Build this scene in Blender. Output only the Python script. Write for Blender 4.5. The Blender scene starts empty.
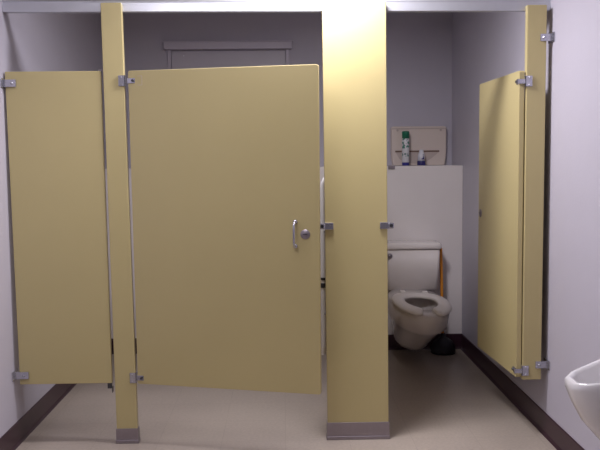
import bpy, bmesh, math
from mathutils import Vector, Matrix
S = bpy.context.scene
COL = S.collection

# ------------------------------------------------------------------ camera
cd = bpy.data.cameras.new('camera'); cam = bpy.data.objects.new('camera', cd); COL.objects.link(cam)
F = 792.6
cd.sensor_width = 36.0; cd.lens = F / 600 * 36; cd.clip_start = 0.05
r = Vector((0.99970922, -0.0220721, -0.0097103)); u = Vector((0.01139612, 0.07758206, 0.99692084))
fw = Vector((0.02125079, 0.99674161, -0.07781104))
cam.matrix_world = Matrix(((r.x, u.x, -fw.x, 0.0), (r.y, u.y, -fw.y, -3.7185), (r.z, u.z, -fw.z, 1.3283), (0, 0, 0, 1)))
S.camera = cam
# ------------------------------------------------------------------ view, world, lamps
S.view_settings.view_transform = 'Standard'; S.view_settings.look = 'None'
S.view_settings.gamma = 1; S.view_settings.use_curve_mapping = False
S.view_settings.exposure = 0.0
w = bpy.data.worlds.new('world'); S.world = w; w.use_nodes = True
w.node_tree.nodes['Background'].inputs[0].default_value = (0.8, 0.8, 1.0, 1)
w.node_tree.nodes['Background'].inputs[1].default_value = 0.0
CEIL = 2.44
LAMPS = [  # x, y, size x, size y, watts
    (0.17, -0.20, 0.40, 0.20, 38.0),
    (-0.55, -1.45, 0.60, 1.2, 7.5),
]
LAMP_COL = (0.96, 0.93, 1.0)

# ------------------------------------------------------------------ materials
def mat(name, col, rough=0.5, metal=0.0, bump=0.0, bscale=200.0, var=0.0, vscale=6.0, spec=0.5, coat=0.0):
    m = bpy.data.materials.new(name); m.use_nodes = True
    nt = m.node_tree; b = nt.nodes['Principled BSDF']
    b.inputs['Base Color'].default_value = (*col, 1); b.inputs['Roughness'].default_value = rough
    b.inputs['Metallic'].default_value = metal; b.inputs['Specular IOR Level'].default_value = spec
    b.inputs['Coat Weight'].default_value = coat
    tc = nt.nodes.new('ShaderNodeTexCoord')
    if var > 0:
        n = nt.nodes.new('ShaderNodeTexNoise'); n.inputs['Scale'].default_value = vscale; n.inputs['Detail'].default_value = 5
        nt.links.new(tc.outputs['Object'], n.inputs['Vector'])
        mx = nt.nodes.new('ShaderNodeMix'); mx.data_type = 'RGBA'
        mx.inputs[6].default_value = (*[c * (1 - var) for c in col], 1); mx.inputs[7].default_value = (*[min(1, c * (1 + var)) for c in col], 1)
        nt.links.new(n.outputs['Fac'], mx.inputs[0]); nt.links.new(mx.outputs[2], b.inputs['Base Color'])
    if bump > 0:
        n2 = nt.nodes.new('ShaderNodeTexNoise'); n2.inputs['Scale'].default_value = bscale; n2.inputs['Detail'].default_value = 3
        nt.links.new(tc.outputs['Object'], n2.inputs['Vector'])
        bp = nt.nodes.new('ShaderNodeBump'); bp.inputs['Strength'].default_value = bump; bp.inputs['Distance'].default_value = 0.002
        nt.links.new(n2.outputs['Fac'], bp.inputs['Height']); nt.links.new(bp.outputs['Normal'], b.inputs['Normal'])
    return m

M = {}
M['wall'] = mat('wall_paint', (0.51, 0.485, 0.555), 0.55, bump=0.25, bscale=90, var=0.03)
M['chase'] = mat('lower_wall_paint', (0.76, 0.71, 0.70), 0.4, bump=0.15, bscale=90, var=0.03)
M['ceiling'] = mat('ceiling_paint', (0.84, 0.84, 0.86), 0.8, bump=0.4, bscale=60)
M['laminate'] = mat('yellow_laminate', (0.53, 0.445, 0.218), 0.33, bump=0.10, bscale=260, var=0.05, vscale=3.0)
M['cove'] = mat('vinyl_cove', (0.040, 0.014, 0.024), 0.35, var=0.15)
M['alu'] = mat('satin_aluminium', (0.60, 0.61, 0.66), 0.38, 0.7, var=0.05, vscale=20)
M['steel'] = mat('brushed_steel_shoe', (0.34, 0.30, 0.33), 0.38, 0.75, var=0.1, vscale=30)
M['chrome'] = mat('cast_chrome', (0.52, 0.52, 0.58), 0.25, 0.9, var=0.08, vscale=60)
M['darkmetal'] = mat('dark_metal', (0.07, 0.07, 0.08), 0.4, 0.6, var=0.1)
M['porcelain'] = mat('porcelain', (0.74, 0.68, 0.66), 0.12, var=0.01, coat=0.3)
M['urinal'] = mat('white_porcelain', (0.80, 0.78, 0.80), 0.12, var=0.01, coat=0.3)
M['seat'] = mat('plastic_seat', (0.90, 0.84, 0.80), 0.3, var=0.01)
M['water'] = mat('bowl_water', (0.30, 0.28, 0.29), 0.05)
M['wood'] = mat('orange_wood', (0.80, 0.30, 0.035), 0.45, var=0.2, vscale=25)
M['rubber'] = mat('black_rubber', (0.012, 0.009, 0.016), 0.5, var=0.1)
M['dispenser'] = mat('beige_plastic', (0.72, 0.62, 0.56), 0.35, var=0.02)
M['slot'] = mat('brown_slot', (0.20, 0.12, 0.09), 0.6, var=0.05)
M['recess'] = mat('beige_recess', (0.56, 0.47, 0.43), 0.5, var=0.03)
M['green'] = mat('green_cap', (0.005, 0.16, 0.085), 0.35, var=0.05)
M['navy'] = mat('navy_plastic', (0.035, 0.03, 0.16), 0.35, var=0.05)
M['white'] = mat('white_plastic', (0.74, 0.74, 0.80), 0.35, var=0.02)
M['glass'] = mat('frosted_pane', (0.54, 0.51, 0.57), 0.4, var=0.03)
M['trimpaint'] = mat('trim_paint', (0.58, 0.54, 0.62), 0.45, var=0.02)

def floor_mat():
    m = mat('vinyl_tile', (0.5, 0.46, 0.4), 0.32, bump=0.05, bscale=40)
    nt = m.node_tree; b = nt.nodes['Principled BSDF']
    tc = nt.nodes.new('ShaderNodeTexCoord')
    br = nt.nodes.new('ShaderNodeTexBrick'); br.offset = 0.0; br.squash = 1.0
    br.inputs['Scale'].default_value = 1.0; br.inputs['Brick Width'].default_value = 0.305; br.inputs['Row Height'].default_value = 0.305
    br.inputs['Mortar Size'].default_value = 0.0016; br.inputs['Mortar Smooth'].default_value = 0.3
    br.inputs['Color1'].default_value = (0.44, 0.375, 0.315, 1); br.inputs['Color2'].default_value = (0.425, 0.36, 0.305, 1)
    br.inputs['Mortar'].default_value = (0.37, 0.31, 0.26, 1)
    nt.links.new(tc.outputs['Object'], br.inputs['Vector'])
    n = nt.nodes.new('ShaderNodeTexNoise'); n.inputs['Scale'].default_value = 70; n.inputs['Detail'].default_value = 6
    nt.links.new(tc.outputs['Object'], n.inputs['Vector'])
    n3 = nt.nodes.new('ShaderNodeTexNoise'); n3.inputs['Scale'].default_value = 2.2; n3.inputs['Detail'].default_value = 4
    nt.links.new(tc.outputs['Object'], n3.inputs['Vector'])
    rp = nt.nodes.new('ShaderNodeMapRange'); rp.inputs['From Min'].default_value = 0.3; rp.inputs['From Max'].default_value = 0.7
    rp.inputs['To Min'].default_value = 0.90; rp.inputs['To Max'].default_value = 1.06
    nt.links.new(n.outputs['Fac'], rp.inputs['Value'])
    rp2 = nt.nodes.new('ShaderNodeMapRange'); rp2.inputs['From Min'].default_value = 0.3; rp2.inputs['From Max'].default_value = 0.7
    rp2.inputs['To Min'].default_value = 0.92; rp2.inputs['To Max'].default_value = 1.04
    nt.links.new(n3.outputs['Fac'], rp2.inputs['Value'])
    mu = nt.nodes.new('ShaderNodeMath'); mu.operation = 'MULTIPLY'
    nt.links.new(rp.outputs[0], mu.inputs[0]); nt.links.new(rp2.outputs[0], mu.inputs[1])
    vm = nt.nodes.new('ShaderNodeVectorMath'); vm.operation = 'SCALE'
    nt.links.new(br.outputs['Color'], vm.inputs[0]); nt.links.new(mu.outputs[0], vm.inputs['Scale'])
    nt.links.new(vm.outputs[0], b.inputs['Base Color'])
    return m
M['floor'] = floor_mat()

def can_mat():
    # printed can: white with small green and dark blocks of unreadable print and a blue foot band
    m = mat('printed_can', (0.7, 0.7, 0.7), 0.3)
    nt = m.node_tree; b = nt.nodes['Principled BSDF']
    tc = nt.nodes.new('ShaderNodeTexCoord')
    sep = nt.nodes.new('ShaderNodeSeparateXYZ'); nt.links.new(tc.outputs['Object'], sep.inputs[0])
    vo = nt.nodes.new('ShaderNodeTexNoise'); vo.inputs['Scale'].default_value = 70; vo.inputs['Detail'].default_value = 1
    nt.links.new(tc.outputs['Object'], vo.inputs['Vector'])
    cr = nt.nodes.new('ShaderNodeValToRGB'); cr.color_ramp.interpolation = 'CONSTANT'
    e = cr.color_ramp.elements; e[0].position = 0; e[0].color = (0.72, 0.72, 0.74, 1); e[1].position = 0.54; e[1].color = (0.10, 0.16, 0.20, 1)
    x = e.new(0.62); x.color = (0.08, 0.30, 0.20, 1)
    nt.links.new(vo.outputs['Fac'], cr.inputs[0])
    c2 = nt.nodes.new('ShaderNodeValToRGB'); c2.color_ramp.interpolation = 'CONSTANT'
    mr = nt.nodes.new('ShaderNodeMapRange'); mr.inputs['From Min'].default_value = 0; mr.inputs['From Max'].default_value = 0.25
    nt.links.new(sep.outputs['Z'], mr.inputs['Value']); nt.links.new(mr.outputs[0], c2.inputs[0])
    # 0 = foot band, then plain, then print zone
    e = c2.color_ramp.elements; e[0].position = 0; e[0].color = (0, 0, 0, 1); e[1].position = 0.09; e[1].color = (0.5, 0.5, 0.5, 1)
    x = e.new(0.26); x.color = (1, 1, 1, 1)
    x = e.new(0.36); x.color = (0.5, 0.5, 0.5, 1)
    x = e.new(0.50); x.color = (1, 1, 1, 1)
    g = nt.nodes.new('ShaderNodeMath'); g.operation = 'GREATER_THAN'; g.inputs[1].default_value = 0.75
    nt.links.new(c2.outputs[0], g.inputs[0])
    l = nt.nodes.new('ShaderNodeMath'); l.operation = 'LESS_THAN'; l.inputs[1].default_value = 0.25
    nt.links.new(c2.outputs[0], l.inputs[0])
    m1 = nt.nodes.new('ShaderNodeMix'); m1.data_type = 'RGBA'; m1.inputs[6].default_value = (0.72, 0.72, 0.74, 1)
    nt.links.new(g.outputs[0], m1.inputs[0]); nt.links.new(cr.outputs[0], m1.inputs[7])
    m2 = nt.nodes.new('ShaderNodeMix'); m2.data_type = 'RGBA'; m2.inputs[7].default_value = (0.05, 0.05, 0.30, 1)
    nt.links.new(l.outputs[0], m2.inputs[0]); nt.links.new(m1.outputs[2], m2.inputs[6])
    nt.links.new(m2.outputs[2], b.inputs['Base Color'])
    return m
M['can'] = can_mat()

# ------------------------------------------------------------------ helpers
def origin(o):
    return Vector((0, 0, 0)) if o is None else o['_o'] if False else ORG[o.name]
ORG = {}
def obj(name, bm, m, parent=None, smooth=False, base=None):
    """bm in world coordinates; linked as one mesh whose origin is base (or the parent's, or 0)"""
    off = Vector(base) if base else (ORG[parent.name] if parent else Vector((0, 0, 0)))
    bmesh.ops.recalc_face_normals(bm, faces=bm.faces)
    bmesh.ops.translate(bm, verts=bm.verts, vec=-off)
    me = bpy.data.meshes.new(name); bm.to_mesh(me); bm.free()
    me.materials.append(M[m])
    for p in me.polygons: p.use_smooth = smooth
    o = bpy.data.objects.new(name, me); COL.objects.link(o)
    if parent:
        o.parent = parent; o.location = off - ORG[parent.name]
    else:
        o.location = off
    ORG[o.name] = off
    if smooth == 'auto':
        pass
    return o
def thing(name, label, cat, loc, group=None):
    o = bpy.data.objects.new(name, None); COL.objects.link(o); o.empty_display_size = 0.1
    o.location = loc; ORG[o.name] = Vector(loc); o['label'] = label; o['category'] = cat
    if group: o['group'] = group
    return o
def tag(o, label, cat, group=None):
    o['label'] = label; o['category'] = cat
    if group: o['group'] = group
    return o
def struct(name, bm, m, parent=None, smooth=False):
    o = obj(name, bm, m, parent, smooth)
    if not parent: o['kind'] = 'structure'
    return o
def box(bm, x0, x1, y0, y1, z0, z1, bev=0.0, seg=2, rot=None, piv=None):
    ret = bmesh.ops.create_cube(bm, size=1.0); vs = ret['verts']
    bmesh.ops.scale(bm, vec=(x1 - x0, y1 - y0, z1 - z0), verts=vs)
    bmesh.ops.translate(bm, vec=((x0 + x1) / 2, (y0 + y1) / 2, (z0 + z1) / 2), verts=vs)
    if rot: bmesh.ops.rotate(bm, verts=vs, cent=piv, matrix=rot)
    if bev > 0:
        es = list({e for v in vs for e in v.link_edges})
        bmesh.ops.bevel(bm, geom=es, offset=bev, segments=seg, profile=0.5, affect='EDGES')
    return bm
def BOX(*a, **k): return box(bmesh.new(), *a, **k)
def prism(bm, pts, axis, a0, a1, bev=0.0):
    """extrude a closed 2-D outline: axis 'y' -> pts (x,z); 'x' -> pts (y,z); 'z' -> pts (x,y)"""
    def P(p, a):
        return {'x': (a, p[0], p[1]), 'y': (p[0], a, p[1]), 'z': (p[0], p[1], a)}[axis]
    A = [bm.verts.new(P(p, a0)) for p in pts]; B = [bm.verts.new(P(p, a1)) for p in pts]
    fs = [bm.faces.new(A), bm.faces.new(B[::-1])]
    n = len(pts)
    for i in range(n): fs.append(bm.faces.new((A[i], B[i], B[(i + 1) % n], A[(i + 1) % n])))
    if bev > 0:
        es = list({e for f in fs for e in f.edges})
        bmesh.ops.bevel(bm, geom=es, offset=bev, segments=2, profile=0.5, affect='EDGES')
    return bm
def quad(bm, x0, z0, x1, z1, x2, z2, x3, z3, y0, y1, bev=0.002):
    """panel from bottom-left, bottom-right, top-right, top-left corners"""
    return prism(bm, [(x0, z0), (x1, z1), (x2, z2), (x3, z3)], 'y', y0, y1, bev)
def lathe(bm, prof, c, n=28, rot=None, cap=True):
    rings = []
    for (rr, z) in prof:
        rings.append([bm.verts.new((rr * math.cos(2 * math.pi * i / n), rr * math.sin(2 * math.pi * i / n), z)) for i in range(n)])
    for a, b in zip(rings[:-1], rings[1:]):
        for i in range(n): bm.faces.new((a[i], a[(i + 1) % n], b[(i + 1) % n], b[i]))
    if cap:
        bm.faces.new(rings[0]); bm.faces.new(rings[-1])
    vs = [v for rg in rings for v in rg]
    if rot: bmesh.ops.rotate(bm, verts=vs, cent=(0, 0, 0), matrix=rot)
    bmesh.ops.translate(bm, verts=vs, vec=c)
    return bm
def tube(bm, pts, rad, n=14):
    pts = [Vector(p) for p in pts]; rings = []
    up = None
    for i, p in enumerate(pts):
        t = (pts[min(i + 1, len(pts) - 1)] - pts[max(i - 1, 0)]).normalized()
        if up is None:
            up = Vector((1, 0, 0)) if abs(t.x) < 0.8 else Vector((0, 1, 0))
        a = (up - t * up.dot(t)).normalized(); up = a; b = t.cross(a)
        rings.append([bm.verts.new(p + (a * math.cos(2 * math.pi * k / n) + b * math.sin(2 * math.pi * k / n)) * rad) for k in range(n)])
    for A, B in zip(rings[:-1], rings[1:]):
        for i in range(n): bm.faces.new((A[i], A[(i + 1) % n], B[(i + 1) % n], B[i]))
    bm.faces.new(rings[0]); bm.faces.new(rings[-1])
    return bm
def loft(bm, rings, cap0=True, cap1=True):
    R = [[bm.verts.new(p) for p in rg] for rg in rings]; n = len(R[0])
    for a, b in zip(R[:-1], R[1:]):
        for i in range(n): bm.faces.new((a[i], a[(i + 1) % n], b[(i + 1) % n], b[i]))
    if cap0: bm.faces.new(R[0])
    if cap1: bm.faces.new(R[-1])
    return bm
RX = lambda a: Matrix.Rotation(a, 3, 'X')
RY = lambda a: Matrix.Rotation(a, 3, 'Y')
RZ = lambda a: Matrix.Rotation(a, 3, 'Z')

# ------------------------------------------------------------------ room shell
XL, XR, YB, YC, YF = -1.284, 1.265, 2.20, 1.82, -5.6
ZLED = 1.302
struct('floor', BOX(XL - .1, XR + .1, YF - .1, YB + .1, -.08, 0), 'floor')
struct('ceiling', BOX(XL - .1, XR + .1, YF - .1, YB + .1, CEIL, CEIL + .08), 'ceiling')
struct('wall_left', BOX(XL - .1, XL, YF, YB, 0, CEIL), 'wall')
struct('wall_right', BOX(XR, XR + .1, YF, YB, 0, CEIL), 'wall')
struct('wall_back', BOX(XL - .1, XR + .1, YB, YB + .1, 0, CEIL), 'wall')
struct('wall_front', BOX(XL - .1, XR + .1, YF - .1, YF, 0, CEIL), 'wall')
struct('wall_lower', BOX(XL, XR, YC, YB, 0, ZLED, bev=0.006), 'chase')
def cove_profile(s):  # (offset from wall, z)
    return [(0, 0), (0.016, 0), (0.010, 0.006), (0.006, 0.016), (0.005, 0.104), (0.003, 0.108), (0, 0.108)]
bm = bmesh.new(); prism(bm, [(XL + d, z) for d, z in cove_profile(1)], 'y', YF, YC - .016); struct('baseboard_left', bm, 'cove')
bm = bmesh.new(); prism(bm, [(XR - d, z) for d, z in cove_profile(1)], 'y', YF, YC - .016); struct('baseboard_right', bm, 'cove')
bm = bmesh.new(); prism(bm, [(YC - d, z) for d, z in cove_profile(1)], 'x', XL + .001, XR - .001); struct('baseboard_back', bm, 'cove')

# window on the back wall above the lower wall
wx0, wx1, wz = -0.852, 0.078, 2.213
win = struct('window_1', BOX(wx0 + .05, wx1 - .05, YB - .012, YB - .0005, ZLED + .15, wz - .06), 'glass')
bm = bmesh.new()
for xx in (wx0 + .02, wx1 - .045): box(bm, xx, xx + .025, YB - .02, YB - .0005, ZLED + .12, wz - .05, bev=.002)
box(bm, wx0 + .02, wx1 - .02, YB - .035, YB - .0005, ZLED + .09, ZLED + .12, bev=.002)
obj('window_frame', bm, 'trimpaint', win)
bm = bmesh.new(); box(bm, wx0, wx1, YB - .06, YB - .0005, wz - .05, wz, bev=.003); box(bm, wx0 - .004, wx1 + .004, YB - .066, YB - .0005, wz, wz + .006, bev=.001)
obj('window_header', bm, 'trimpaint', win)
bm = bmesh.new(); lathe(bm, [(.004, 0), (.004, .008), (.001, .010)], (-0.715, YB - .012, 2.12), 10, RX(math.pi / 2)); obj('window_latch', bm, 'white', win)

# ------------------------------------------------------------------ partition
PT = .032   # pilaster thickness
# headrail: one extruded rail running behind the pilaster faces, wall to wall
bm = bmesh.new()
prism(bm, [(.034, 2.030), (.036, 2.072), (.034, 2.078), (.040, 2.083), (.068, 2.083), (.070, 2.030)], 'x', XL + .001, XR - .001, bev=.0015)
hr = obj('headrail', bm, 'alu', base=(0, .05, 2.03)); hr.rotation_euler = (0, .0030, 0); hr.location.z = 2.033; tag(hr, 'grey aluminium headrail running wall to wall above the stall doors', 'rail')

G = 'yellow pilasters of the stall front'
def pilaster(corners, shoe, label, ztop):
    (x0, z0), (x1, z1), (x2, z2), (x3, z3) = corners
    t = thing('pilaster', label, 'pilaster', ((x0 + x1) / 2, PT / 2, 0 if shoe else z0), G)
    bm = bmesh.new(); quad(bm, x0, z0, x1, z1, x2, z2, x3, z3, 0, PT, bev=.003)
    obj('post_panel', bm, 'laminate', t)
    if shoe:
        bm = bmesh.new()
        box(bm, x0 - .0035, x1 + .0035, -.004, PT + .004, .016, shoe, bev=.0015)
        box(bm, x0 - .006, x1 + .006, -.008, PT + .008, .0, .017, bev=.003)
        obj('floor_shoe', bm, 'steel', t)
    return t
P1 = pilaster([(-.806, .02), (-.707, .02), (-.731, 2.07), (-.826, 2.07)], .072, 'narrow yellow pilaster with steel floor shoe, left of the wide ajar door', 2.07)
P2 = pilaster([(.203, .02), (.497, .02), (.487, 2.07), (.191, 2.07)], .084, 'broad yellow pilaster, brightly lit at the top, on a steel floor shoe', 2.07)
P3 = pilaster([(1.142, .279), (1.232, .279), (1.236, 2.050), (1.144, 2.050)], 0, 'slim yellow pilaster hung from the right wall, ending above the floor', 2.06)

# fixed panel at the left wall
pp = thing('partition_panel', 'narrow yellow fixed panel between the left wall and the narrow pilaster', 'partition', (-1.05, .018, .29))
bm = bmesh.new(); quad(bm, -1.259, .292, -.8235, .292, -.835, 1.762, -1.275, 1.762, .006, .030, bev=.003); obj('panel', bm, 'laminate', pp)
# wall brackets (stirrups)
def wall_bracket(parent, xw, xe, z, s):
    """s=+1 wall is on the left of the panel edge, -1 on the right; xe = reach over the panel"""
    bm = bmesh.new()
    lo, hi = (xw, xe) if s > 0 else (xe, xw)
    box(bm, lo + (0.004 if s > 0 else 0), hi - (0 if s > 0 else .004), -.007, -.0006 if s < 0 else .0055, z - .017, z + .017, bev=.002)   # face ear
    bx0, bx1 = (xw, xw + .005) if s > 0 else (xw - .005, xw)
    box(bm, bx0, bx1, -.032, .050, z - .022, z + .022, bev=.0015)                                                       # wall flange
    c = (lo + hi) / 2 + s * .012
    lathe(bm, [(.0065, 0), (.0065, .002), (.004, .0045)], (c, -.007, z), 12, RX(math.pi / 2))                            # bolt heads
    return obj('wall_bracket', bm, 'chrome', parent)
wall_bracket(pp, XL + .0005, -1.222, 1.708, 1)
wall_bracket(pp, XL + .0005, -1.212, .338, 1)
wall_bracket(P3, XR - .0005, 1.205, 1.900, -1)
wall_bracket(P3, XR - .0005, 1.202, .352, -1)
for z in (1.7655, .268):
    bm = bmesh.new(); box(bm, -.846, -.8265, .010, .026, z - .003, z + .004 if z > 1 else z + .0235, bev=.001); box(bm, -.8230, -.8222, .002, .030, z - .022, z + .006, bev=.001)
    obj('pilaster_clip', bm, 'darkmetal' if z < 1 else 'steel', pp)

# doors
def pilaster_hinge(parent, xe, z, s, z2=None):
    """wrap-around hinge box on a pilaster edge xe; s=+1 door to the right"""
    bm = bmesh.new()
    a, b = (xe - .026, xe + .006) if s > 0 else (xe - .006, xe + .028)
    box(bm, a, b, -.006, -.0005, z - .025, z + .025, bev=.0015)
    c, d = (xe + .0008, xe + .006) if s > 0 else (xe - .006, xe - .0008)
    box(bm, c, d, -.006, PT + .004, z - .025, z + .025, bev=.0015)
    if s < 0: box(bm, xe - .042, xe - .005, -.0065, -.0015, z - .012, z + .010, bev=.0015)
    for dz in (-.017, .017): lathe(bm, [(.0045, 0), (.0045, .0015), (.003, .003)], ((a + b) / 2 - s * .004, -.006, z + dz), 10, RX(math.pi / 2))
    return obj('hinge_box', bm, 'chrome', parent)
def door(name, label, pivot, width, z0, z1, ang, mirror, hz, lock, pull, plate):
    """built closed with its hinge edge at local x=0 reaching +x (or -x if mirrored), front face at y=0; then turned about the pivot"""
    t = thing(name, label, 'door', pivot, 'yellow stall doors'); t.rotation_euler = (0, 0, ang)
    s = -1 if mirror else 1
    def put(nm, bm, m, smooth=False, par=None):
        bmesh.ops.recalc_face_normals(bm, faces=bm.faces)
        me = bpy.data.meshes.new(nm); 
        if mirror:
            bmesh.ops.scale(bm, vec=(-1, 1, 1), verts=bm.verts); bmesh.ops.reverse_faces(bm, faces=bm.faces)
        bm.to_mesh(me); bm.free(); me.materials.append(M[m])
        for p in me.polygons: p.use_smooth = smooth
        o = bpy.data.objects.new(nm, me); COL.objects.link(o); o.parent = par or t
        return o
    g = .012 if not mirror else .006
    bz = pivot[2]
    bm = bmesh.new()
    # rounded-corner slab
    pts = []
    gt = g - (0 if mirror else .009)
    for (cx, cz, a0) in ((g + .008, z0 + .008, 180), (width - .008, z0 + .008 - (0 if mirror else .009), 270), (width - .008, z1 - .008, 0), (gt + .008, z1 - .008, 90)):
        for k in range(4):
            a = math.radians(a0 + 30 * k); pts.append((cx + .008 * math.cos(a), cz - bz + .008 * math.sin(a)))
    prism(bm, pts, 'y', 0.0, .025, bev=.002)
    put('door_panel', bm, 'laminate')
    for z in hz:
        bm = bmesh.new(); zz = z - bz; g = (.004 if z > 1 else .010)
        box(bm, g - .004, g + .034, -.0045, -.0004, zz - .012, zz + .012, bev=.0015)
        lathe(bm, [(.0045, 0), (.0045, .0015), (.003, .003)], (g + .024, -.0045, zz), 10, RX(math.pi / 2))
        h = put('hinge_leaf', bm, 'chrome')
        bm = bmesh.new(); lathe(bm, [(.006, 0), (.006, .003)], (g + .024, -.0078, zz), 10, RX(math.pi / 2)); put('hinge_screw', bm, 'darkmetal', par=h)
    if plate:
        bm = bmesh.new()
        for (a, b_, c, d) in ((g + .040, g + .062, .020, .0215), (g + .040, g + .062, -.0215, -.020), (g + .0605, g + .062, -.0215, .0215)):
            zz = hz[0] - bz; box(bm, a, b_, -.0011, -.0003, zz + c, zz + d)
        put('hinge_patch', bm, 'recess')
    if lock:
        lx, lz = lock; bm = bmesh.new()
        lathe(bm, [(.022, 0), (.022, .003), (.020, .0045), (.0, .005)], (lx, -.0004, lz - bz), 24, RX(math.pi / 2), cap=False)
        k = put('lock_escutcheon', bm, 'steel', True)
        bm = bmesh.new(); box(bm, lx - .010, lx + .010, -.0068, -.0050, lz - bz - .0015, lz - bz + .0015); put('lock_slot', bm, 'darkmetal', par=k)
    if pull:
        px, pz0, pz1 = pull; bm = bmesh.new()
        pr = [(px, 0, pz0 - bz), (px, -.018, pz0 - bz), (px, -.030, pz0 - bz + .004), (px, -.036, pz0 - bz + .014), (px, -.038, (pz0 + pz1) / 2 - bz),
              (px, -.036, pz1 - bz - .014), (px, -.030, pz1 - bz - .004), (px, -.018, pz1 - bz), (px, 0, pz1 - bz)]
        tube(bm, pr, .0052, 12)
        for pz in (pz0, pz1): lathe(bm, [(.0105, 0), (.0105, .006), (.008, .012)], (px, -.0004, pz - bz), 14, RX(math.pi / 2))
        put('pull_handle', bm, 'chrome', True)
    return t
zh = (1.715, .318)
for z in zh: pilaster_hinge(P1, -.7265 + (.0155 if z < 1 else 0) - .0025 * 0, z, 1)
door('stall_door', 'wide yellow stall door, slightly ajar, with chrome pull handle and round lock', (-.712, .003, .289), .896, .289, 1.761, -.226, False, zh, (.832, 1.010), (.787, .957, 1.066), True)
zh3 = (1.700, .324)
for z in zh3: pilaster_hinge(P3, 1.1425, z, -1)
door('stall_door', 'yellow stall door of the right stall, standing wide open beside the right wall', (1.113, .003, .289), .655, .289, 1.750, -1.530, True, zh3, (.612, 1.045), None, False)

# keepers (strikes) on the broad pilaster
def keeper(x, s):
    bm = bmesh.new(); z = 1.031
    a, b = (x - .004, x + .036) if s < 0 else (x - .036, x + .004)
    box(bm, a, b, -.007, -.0006, z - .016, z + .016, bev=.002)
    a2, b2 = (x - .006, x - .0012) if s < 0 else (x + .0012, x + .006)
    box(bm, a2, b2, -.007, PT + .004, z - .016, z + .016, bev=.0015)
    c0, c1 = (x - .030, x - .004) if s < 0 else (x + .004, x + .030)
    box(bm, c0, c1, -.010, .000, z - .014, z + .014, bev=.004)
    k = obj('strike_keeper', bm, 'chrome', P2)
    bm = bmesh.new()
    lathe(bm, [(.008, 0), (.008, .003)], ((c0 + c1) / 2, -.0102, z), 12, RX(math.pi / 2)); obj('rubber_bumper', bm, 'darkmetal', k)
keeper(.200, -1); keeper(.492, 1)

# divider between the stalls, hidden behind the broad pilaster from here
bm = bmesh.new(); box(bm, .335, .360, PT + .002, YC - .004, .289, 1.762, bev=.002)
dv = thing('partition_panel', 'yellow divider panel behind the broad pilaster, between the stalls', 'partition', (.3475, .9, .289))
obj('panel', bm, 'laminate', dv)
for z in (1.70, .34):
    bm = bmesh.new(); box(bm, .328, .334, YC - .05, YC - .0008, z - .02, z + .02, bev=.001); box(bm, .361, .367, YC - .05, YC - .0008, z - .02, z + .02, bev=.001)
    obj('wall_bracket', bm, 'chrome', dv)

# ------------------------------------------------------------------ toilet
TX = .862
def tilt(bm):
    # the bowl top and seat sit slightly askew: higher at the back and on the left
    for v in bm.verts:
        k = max(0.0, min(1.0, (v.co.z - .20) / .18))
        dx, dy = v.co.x - TX, v.co.y - 1.50
        q = .03 * max(0.0, min(1.0, (1.6 - v.co.y) / .2))
        v.co.x = TX + dx * math.cos(q) - dy * math.sin(q); v.co.y = 1.50 + dx * math.sin(q) + dy * math.cos(q)
        v.co.z += k * ((v.co.y - .93) * .090 - (v.co.x - TX) * .045)
    return bm
def egg(w_, yf, yb, yc, z, n=40, p=2.2):
    out = []
    for i in range(n):
        a = 2 * math.pi * i / n; c, s_ = math.cos(a), math.sin(a)
        x = w_ * math.copysign(abs(s_) ** (2 / p), s_)
        y = -(yc - yf) * c if c > 0 else -(yb - yc) * math.copysign(abs(c) ** (2 / 2.8), c)
        out.append((TX + x, yc + y, z))
    return out
toilet = thing('toilet', 'beige wall-hung toilet with tank and open-front seat in the right stall', 'toilet', (TX, 1.4, .10))
bm = bmesh.new()
rg = [egg(.055, 1.44, 1.80, 1.62, .088, p=1.5), egg(.092, 1.38, 1.815, 1.62, .096, p=1.5), egg(.112, 1.30, 1.816, 1.60, .128, p=1.5), egg(.124, 1.20, 1.816, 1.57, .178, p=1.6),
      egg(.138, 1.10, 1.816, 1.52, .230, p=1.8), egg(.158, 1.01, 1.80, 1.45, .272, p=2.0), egg(.176, .962, 1.76, 1.38, .300), egg(.182, .955, 1.70, 1.34, .365), egg(.182, .955, 1.66, 1.32, .395),
      egg(.176, .962, 1.65, 1.32, .402), egg(.118, 1.105, 1.44, 1.27, .402), egg(.112, 1.115, 1.43, 1.27, .390), egg(.106, 1.125, 1.42, 1.27, .34), egg(.090, 1.14, 1.38, 1.25, .27), egg(.060, 1.17, 1.34, 1.25, .235)]
loft(bm, rg); tilt(bm)
obj('bowl', bm, 'porcelain', toilet, True)
bm = bmesh.new(); loft(bm, [egg(.094, 1.135, 1.385, 1.25, .286), egg(.094, 1.135, 1.385, 1.25, .288)]); tilt(bm); obj('bowl_water', bm, 'water', toilet)
# seat with front gap
def seat_ring():
    bm = bmesh.new(); yc = 1.245; n = 56; g = .24
    rings = []
    for i in range(n + 1):
        a = g + (2 * math.pi - 2 * g) * i / n; c, s_ = math.cos(a), math.sin(a)
        def pt(w_, lf, lb, p=2.15):
            x = w_ * math.copysign(abs(s_) ** (2 / p), s_)
            y = -lf * c if c > 0 else -lb * math.copysign(abs(c) ** (2 / 2.6), c)
            return x, y
        ox, oy = pt(.182, .315, .225); ix, iy = pt(.100, .165, .115)
        e = min(i, n - i); t = min(1.0, .55 + .45 * e / 2.0) if e < 2 else 1.0
        mx, my = (ox + ix) / 2, (oy + iy) / 2
        ring = []
        for (f, z) in ((-1, .004), (-.96, .014), (-.80, .020), (0, .023), (.80, .019), (.97, .012), (1, .004), (.9, 0), (-.9, 0)):
            k = f * t
            ring.append((TX + mx - (ox - mx) * k * -1, yc + my + (oy - my) * k, .4045 + z))
        rings.append(ring)
    loft(bm, rings)
    return bm
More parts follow.
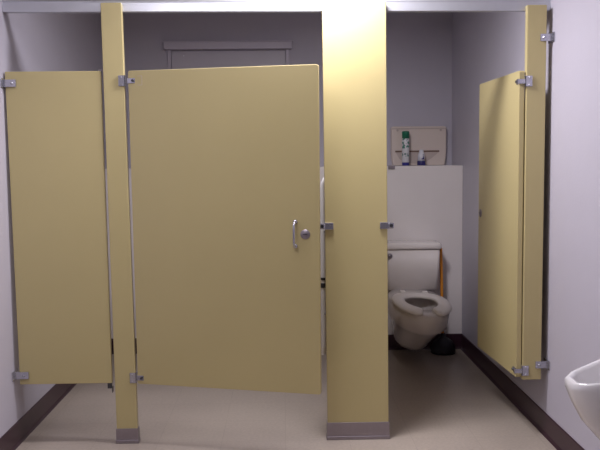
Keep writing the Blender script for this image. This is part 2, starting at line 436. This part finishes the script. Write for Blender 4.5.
seat = obj('toilet_seat', tilt(seat_ring()), 'seat', toilet, True)
for dx in (-.075, .075):
    bm = bmesh.new(); box(bm, TX + dx - .018, TX + dx + .018, 1.455, 1.495, .4035, .425, bev=.005); tilt(bm); obj('seat_hinge', bm, 'seat', seat, True)
# tank
def rrect(x0, x1, y0, y1, rad, z, n=6):
    out = []
    for (cx, cy, a0) in ((x0 + rad, y0 + rad, 180), (x1 - rad, y0 + rad, 270), (x1 - rad, y1 - rad, 0), (x0 + rad, y1 - rad, 90)):
        for k in range(n): 
            a = math.radians(a0 + 90 * k / (n - 1)); out.append((cx + rad * math.cos(a), cy + rad * math.sin(a), z))
    return out
tk0, tk1 = TX - .170, TX + .205
bm = bmesh.new()
loft(bm, [rrect(tk0 + .03, tk1 - .03, 1.645, 1.805, .03, .445), rrect(tk0 + .008, tk1 - .008, 1.628, 1.812, .03, .462), rrect(tk0 + .004, tk1 - .004, 1.620, 1.814, .026, .60), rrect(tk0, tk1, 1.616, 1.814, .022, .736)])
obj('tank', bm, 'porcelain', toilet, True)
bm = bmesh.new()
loft(bm, [rrect(tk0 - .006, tk1 + .009, 1.608, 1.816, .024, .7375), rrect(tk0 - .008, tk1 + .010, 1.604, 1.817, .026, .744), rrect(tk0 - .008, tk1 + .010, 1.604, 1.817, .026, .768), rrect(tk0 - .002, tk1 + .002, 1.612, 1.812, .026, .779), rrect(tk0 + .02, tk1 - .02, 1.63, 1.80, .02, .781)])
obj('tank_lid', bm, 'porcelain', toilet, True)
bm = bmesh.new(); lathe(bm, [(.017, 0), (.017, .006), (.012, .012), (.004, .015)], (TX - .140, 1.6168, .695), 18, RX(math.pi / 2))
tube(bm, [(TX - .140, 1.600, .695), (TX - .175, 1.594, .690)], .005, 8)
obj('flush_handle', bm, 'steel', toilet, True)

# ------------------------------------------------------------------ plunger
pc = Vector((1.105, 1.700, 0)); top = Vector((1.087, 1.705, .735))
pl = thing('plunger', 'plunger with orange wooden handle and black cup, beside the toilet tank', 'plunger', pc)
bm = bmesh.new()
lathe(bm, [(.082, .0005), (.086, .004), (.085, .022), (.080, .055), (.064, .085), (.040, .102), (.022, .112), (.018, .135), (.013, .140)], pc, 30)
obj('rubber_cup', bm, 'rubber', pl, True)
bm = bmesh.new(); d = (top - pc)
tube(bm, [pc + d * .135, pc + d * .4, pc + d * .7, pc + d * .985, pc + d], .0105, 14)
obj('wooden_handle', bm, 'wood', pl, True)

# ------------------------------------------------------------------ seat cover dispenser on the back wall
dx0, dx1, dz1 = .806, 1.216, 1.592; dz0 = ZLED + .001
dp = thing('seat_cover_dispenser', 'beige plastic seat cover dispenser on the wall above the ledge', 'dispenser', ((dx0 + dx1) / 2, YB - .03, dz0))
def outline(inset):
    a, b, t, bt = dx0 + inset, dx1 - inset, dz1 - inset, dz0 + inset * .4
    pts = [(a + .012, bt), (b - .014, bt), (b - .004, bt + .05), (b, bt + .11)]
    for k in range(5):
        an = math.radians(90 * k / 4); pts.append((b - .018 + .018 * math.cos(an), t - .018 + .018 * math.sin(an)))
    for k in range(5):
        an = math.radians(90 + 90 * k / 4); pts.append((a + .018 + .018 * math.cos(an), t - .018 + .018 * math.sin(an)))
    pts += [(a, bt + .11), (a + .003, bt + .05)]
    return pts
bm = bmesh.new(); loft(bm, [[(x, y, z) for x, z in outline(i_)] for y, i_ in ((YB - .0005, 0), (YB - .040, 0), (YB - .048, .004), (YB - .050, .010))])
hs = obj('housing', bm, 'dispenser', dp)
bm = bmesh.new(); box(bm, dx0 + .004, dx1 - .004, YB - .0545, YB - .0515, dz1 - .022, dz1 - .014); 
for q in (.045, .365): lathe(bm, [(.008, 0), (.008, .004), (.004, .006)], (dx0 + q, YB - .0520, dz1 - .030), 12, RX(math.pi / 2))
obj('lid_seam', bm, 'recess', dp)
bm = bmesh.new(); box(bm, dx0 + .028, dx1 - .055, YB - .0535, YB - .0505, dz0 + .098, dz0 + .110); obj('slot', bm, 'slot', dp)
bm = bmesh.new()
arc = [(dx0 + .032, dz0 + .096)] + [(dx0 + .032 + .29 * (k / 10) , dz0 + .096 - .082 * math.sin(math.pi * k / 10) ** .45) for k in range(1, 10)] + [(dx1 - .060, dz0 + .096)]
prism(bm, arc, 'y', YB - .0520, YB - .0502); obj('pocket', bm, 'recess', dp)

# ------------------------------------------------------------------ things on the ledge
cx, cy = .902, 2.085
sc_ = thing('spray_can', 'tall white spray can with green cap standing on the ledge', 'can', (cx, cy, ZLED + .0005))
z = ZLED + .0005
bm = bmesh.new(); lathe(bm, [(.024, 0), (.027, .002), (.027, .190), (.025, .198), (.020, .202)], (cx, cy, z), 28); obj('can_body', bm, 'can', sc_, True)
bm = bmesh.new(); lathe(bm, [(.0272, .198), (.0272, .244), (.025, .250), (.008, .252)], (cx, cy, z), 28); obj('cap', bm, 'green', sc_, True)
bx_, by_ = 1.018, 2.09
af = thing('air_freshener', 'small white bottle with dark blue base on the ledge beside the spray can', 'bottle', (bx_, by_, z))
bm = bmesh.new(); lathe(bm, [(.029, 0), (.031, .003), (.030, .030), (.028, .034)], (bx_, by_, z), 24); obj('base', bm, 'navy', af, True)
bm = bmesh.new(); lathe(bm, [(.0265, .034), (.026, .070), (.022, .088), (.018, .096), (.015, .112), (.010, .116)], (bx_, by_, z), 24); obj('bottle_body', bm, 'white', af, True)
bm = bmesh.new()
loft(bm, [[(bx_ - .004, by_ - .0285 + .003, z + .045), (bx_ + .018, by_ - .0225, z + .045), (bx_ + .010, by_ - .0165 - .002, z + .085)],
          [(bx_ - .004, by_ - .0305 + .003, z + .045), (bx_ + .018, by_ - .0250, z + .045), (bx_ + .010, by_ - .0215, z + .085)]])
obj('blue_emblem', bm, 'navy', af)
# small grey catch at the ledge edge by the broad pilaster
ct = thing('metal_clip', 'small grey metal clip on the ledge front edge, left of the dispenser', 'clip', (.76, YC, ZLED - .03))
bm = bmesh.new(); box(bm, .738, .785, YC - .008, YC - .0006, ZLED - .022, ZLED + .0035, bev=.002); box(bm, .738, .785, YC - .004, YC + .03, ZLED + .0008, ZLED + .004, bev=.001)
obj('clip_body', bm, 'steel', ct)

# white vertical bar on the back of the broad pilaster, seen through the gap beside the ajar door
gb = thing('grab_bar', 'white vertical bar with rounded top, seen through the gap beside the ajar door', 'bar', (.190, .075, .40))
bm = bmesh.new(); bx = .190
tube(bm, [(bx + .05, .075, 1.262), (bx + .030, .075, 1.260), (bx + .012, .075, 1.250), (bx + .002, .075, 1.230), (bx, .075, 1.20), (bx, .075, .8), (bx, .075, .44), (bx, .075, .40)], .012, 16)
obj('bar_tube', bm, 'urinal', gb, True)
for zz in (1.00, .60):
    bm = bmesh.new(); tube(bm, [(bx + .006, .070, zz), (.216, .0500, zz), (.222, .0335, zz)], .006, 10); obj('standoff', bm, 'chrome', gb)
bm = bmesh.new(); lathe(bm, [(.0135, 0), (.0135, .012)], (bx, .075, .765), 16); lathe(bm, [(.0135, 0), (.0135, .022)], (bx, .075, .728), 16); obj('dark_collar', bm, 'darkmetal', gb)

# ------------------------------------------------------------------ urinal on the right wall
UY = -1.225; UZ = .585
ur = thing('urinal', 'white porcelain urinal on the right wall, its pointed lip reaching into view', 'urinal', (XR, UY, .45))
def uring(t0, zoff, sh, inset, n=13):
    """one closed plan outline of the bowl; t runs from lip (0) to wall (1)"""
    tip = .915 + sh; pts = []
    X1 = XR - .0006
    def hw(x):
        t = max(0, (x - tip) / (X1 - tip)); return max(.004, (.048 + .140 * t ** .62) - inset)
    def zz(x):
        t = max(0, (x - tip) / (X1 - tip)); return UZ + .032 + .090 * t ** 1.1
    side = []
    for k in range(n):
        x = tip + inset + (X1 - (inset if inset > .01 else 0) - tip - inset) * (k / (n - 1)); side.append(x)
    far = [(x, UY + hw(x) - (.014 if k == 0 else 0), zz(x) + zoff) for k, x in enumerate(side)]
    near = [(x, UY - hw(x) + (.014 if k == 0 else 0), zz(x) + zoff) for k, x in enumerate(side)]
    pts = near[::-1] + far
    return pts
def ubody(t, depth, scale):
    base = uring(0, 0, 0, 0)
    out = []
    for (x, y, zc) in base:
        xx = XR - .0006 - (XR - .0006 - x) * scale
        out.append((xx, UY + (y - UY) * (0.35 + .65 * scale), zc * (1 - t) + (UZ - depth) * t))
    return out
bm = bmesh.new()
rings = [ubody(1.0, .27, .10), ubody(1.0, .255, .32), ubody(1.0, .22, .50), ubody(1.0, .165, .69), ubody(1.0, .105, .84), ubody(.88, .05, .94), ubody(.4, .02, 1.0), uring(0, 0, 0, .002), uring(0, .004, 0, .008), uring(0, .002, 0, .019), uring(0, -.010, 0, .026), uring(0, -.05, .02, .040), uring(0, -.13, .06, .060)]
loft(bm, rings)
obj('bowl', bm, 'urinal', ur, True)
bm = bmesh.new()
loft(bm, [[(XR - .0008 - a, UY + b, c) for a, b, c in pr] for pr in (
    [(0, -.165, .70), (.075, -.150, .70), (.075, .150, .70), (0, .165, .70)],
    [(0, -.165, .98), (.070, -.150, .98), (.070, .150, .98), (0, .165, .98)],
    [(0, -.140, 1.05), (.055, -.120, 1.05), (.055, .120, 1.05), (0, .140, 1.05)])])
obj('back_shell', bm, 'urinal', ur)
bm = bmesh.new(); tube(bm, [(XR - .03, UY, 1.0505), (XR - .03, UY, 1.15), (XR - .03, UY, 1.24)], .014); tube(bm, [(XR - .03, UY, 1.20), (XR - .002, UY, 1.20)], .012); lathe(bm, [(.026, 1.235), (.03, 1.25), (.03, 1.29), (.02, 1.31)], (XR - .034, UY, 0), 20)
obj('flush_valve', bm, 'chrome', ur, True)

# ------------------------------------------------------------------ ceiling lights
LBL = ['ceiling light panel just in front of the broad pilaster', 'larger ceiling light panel further out over the room, nearer the left wall']
M['diffuser'] = mat('diffuser', (0.9, 0.9, 0.9), 0.5)
b = M['diffuser'].node_tree.nodes['Principled BSDF']; b.inputs['Emission Color'].default_value = (*LAMP_COL, 1); b.inputs['Emission Strength'].default_value = 4.0
for k, (lx, ly, sx, sy, W) in enumerate(LAMPS):
    t = thing('ceiling_light', LBL[k], 'light', (lx, ly, CEIL - .03), 'ceiling lights')
    bm = bmesh.new(); e = .02
    box(bm, lx - sx / 2 - e, lx - sx / 2, ly - sy / 2 - e, ly + sy / 2 + e, CEIL - .03, CEIL - .0005); box(bm, lx + sx / 2, lx + sx / 2 + e, ly - sy / 2 - e, ly + sy / 2 + e, CEIL - .03, CEIL - .0005)
    box(bm, lx - sx / 2, lx + sx / 2, ly - sy / 2 - e, ly - sy / 2, CEIL - .03, CEIL - .0005); box(bm, lx - sx / 2, lx + sx / 2, ly + sy / 2, ly + sy / 2 + e, CEIL - .03, CEIL - .0005)
    obj('light_frame', bm, 'alu', t)
    obj('diffuser', BOX(lx - sx / 2, lx + sx / 2, ly - sy / 2, ly + sy / 2, CEIL - .020, CEIL - .012), 'diffuser', t)
    ld = bpy.data.lights.new('tube_light', 'AREA'); ld.shape = 'RECTANGLE'; ld.size = sx * .96; ld.size_y = sy * .96; ld.energy = W; ld.spread = math.radians(180); ld.color = LAMP_COL
    lo = bpy.data.objects.new('tube_light', ld); COL.objects.link(lo); lo.parent = t; lo.location = (0, 0, .006)
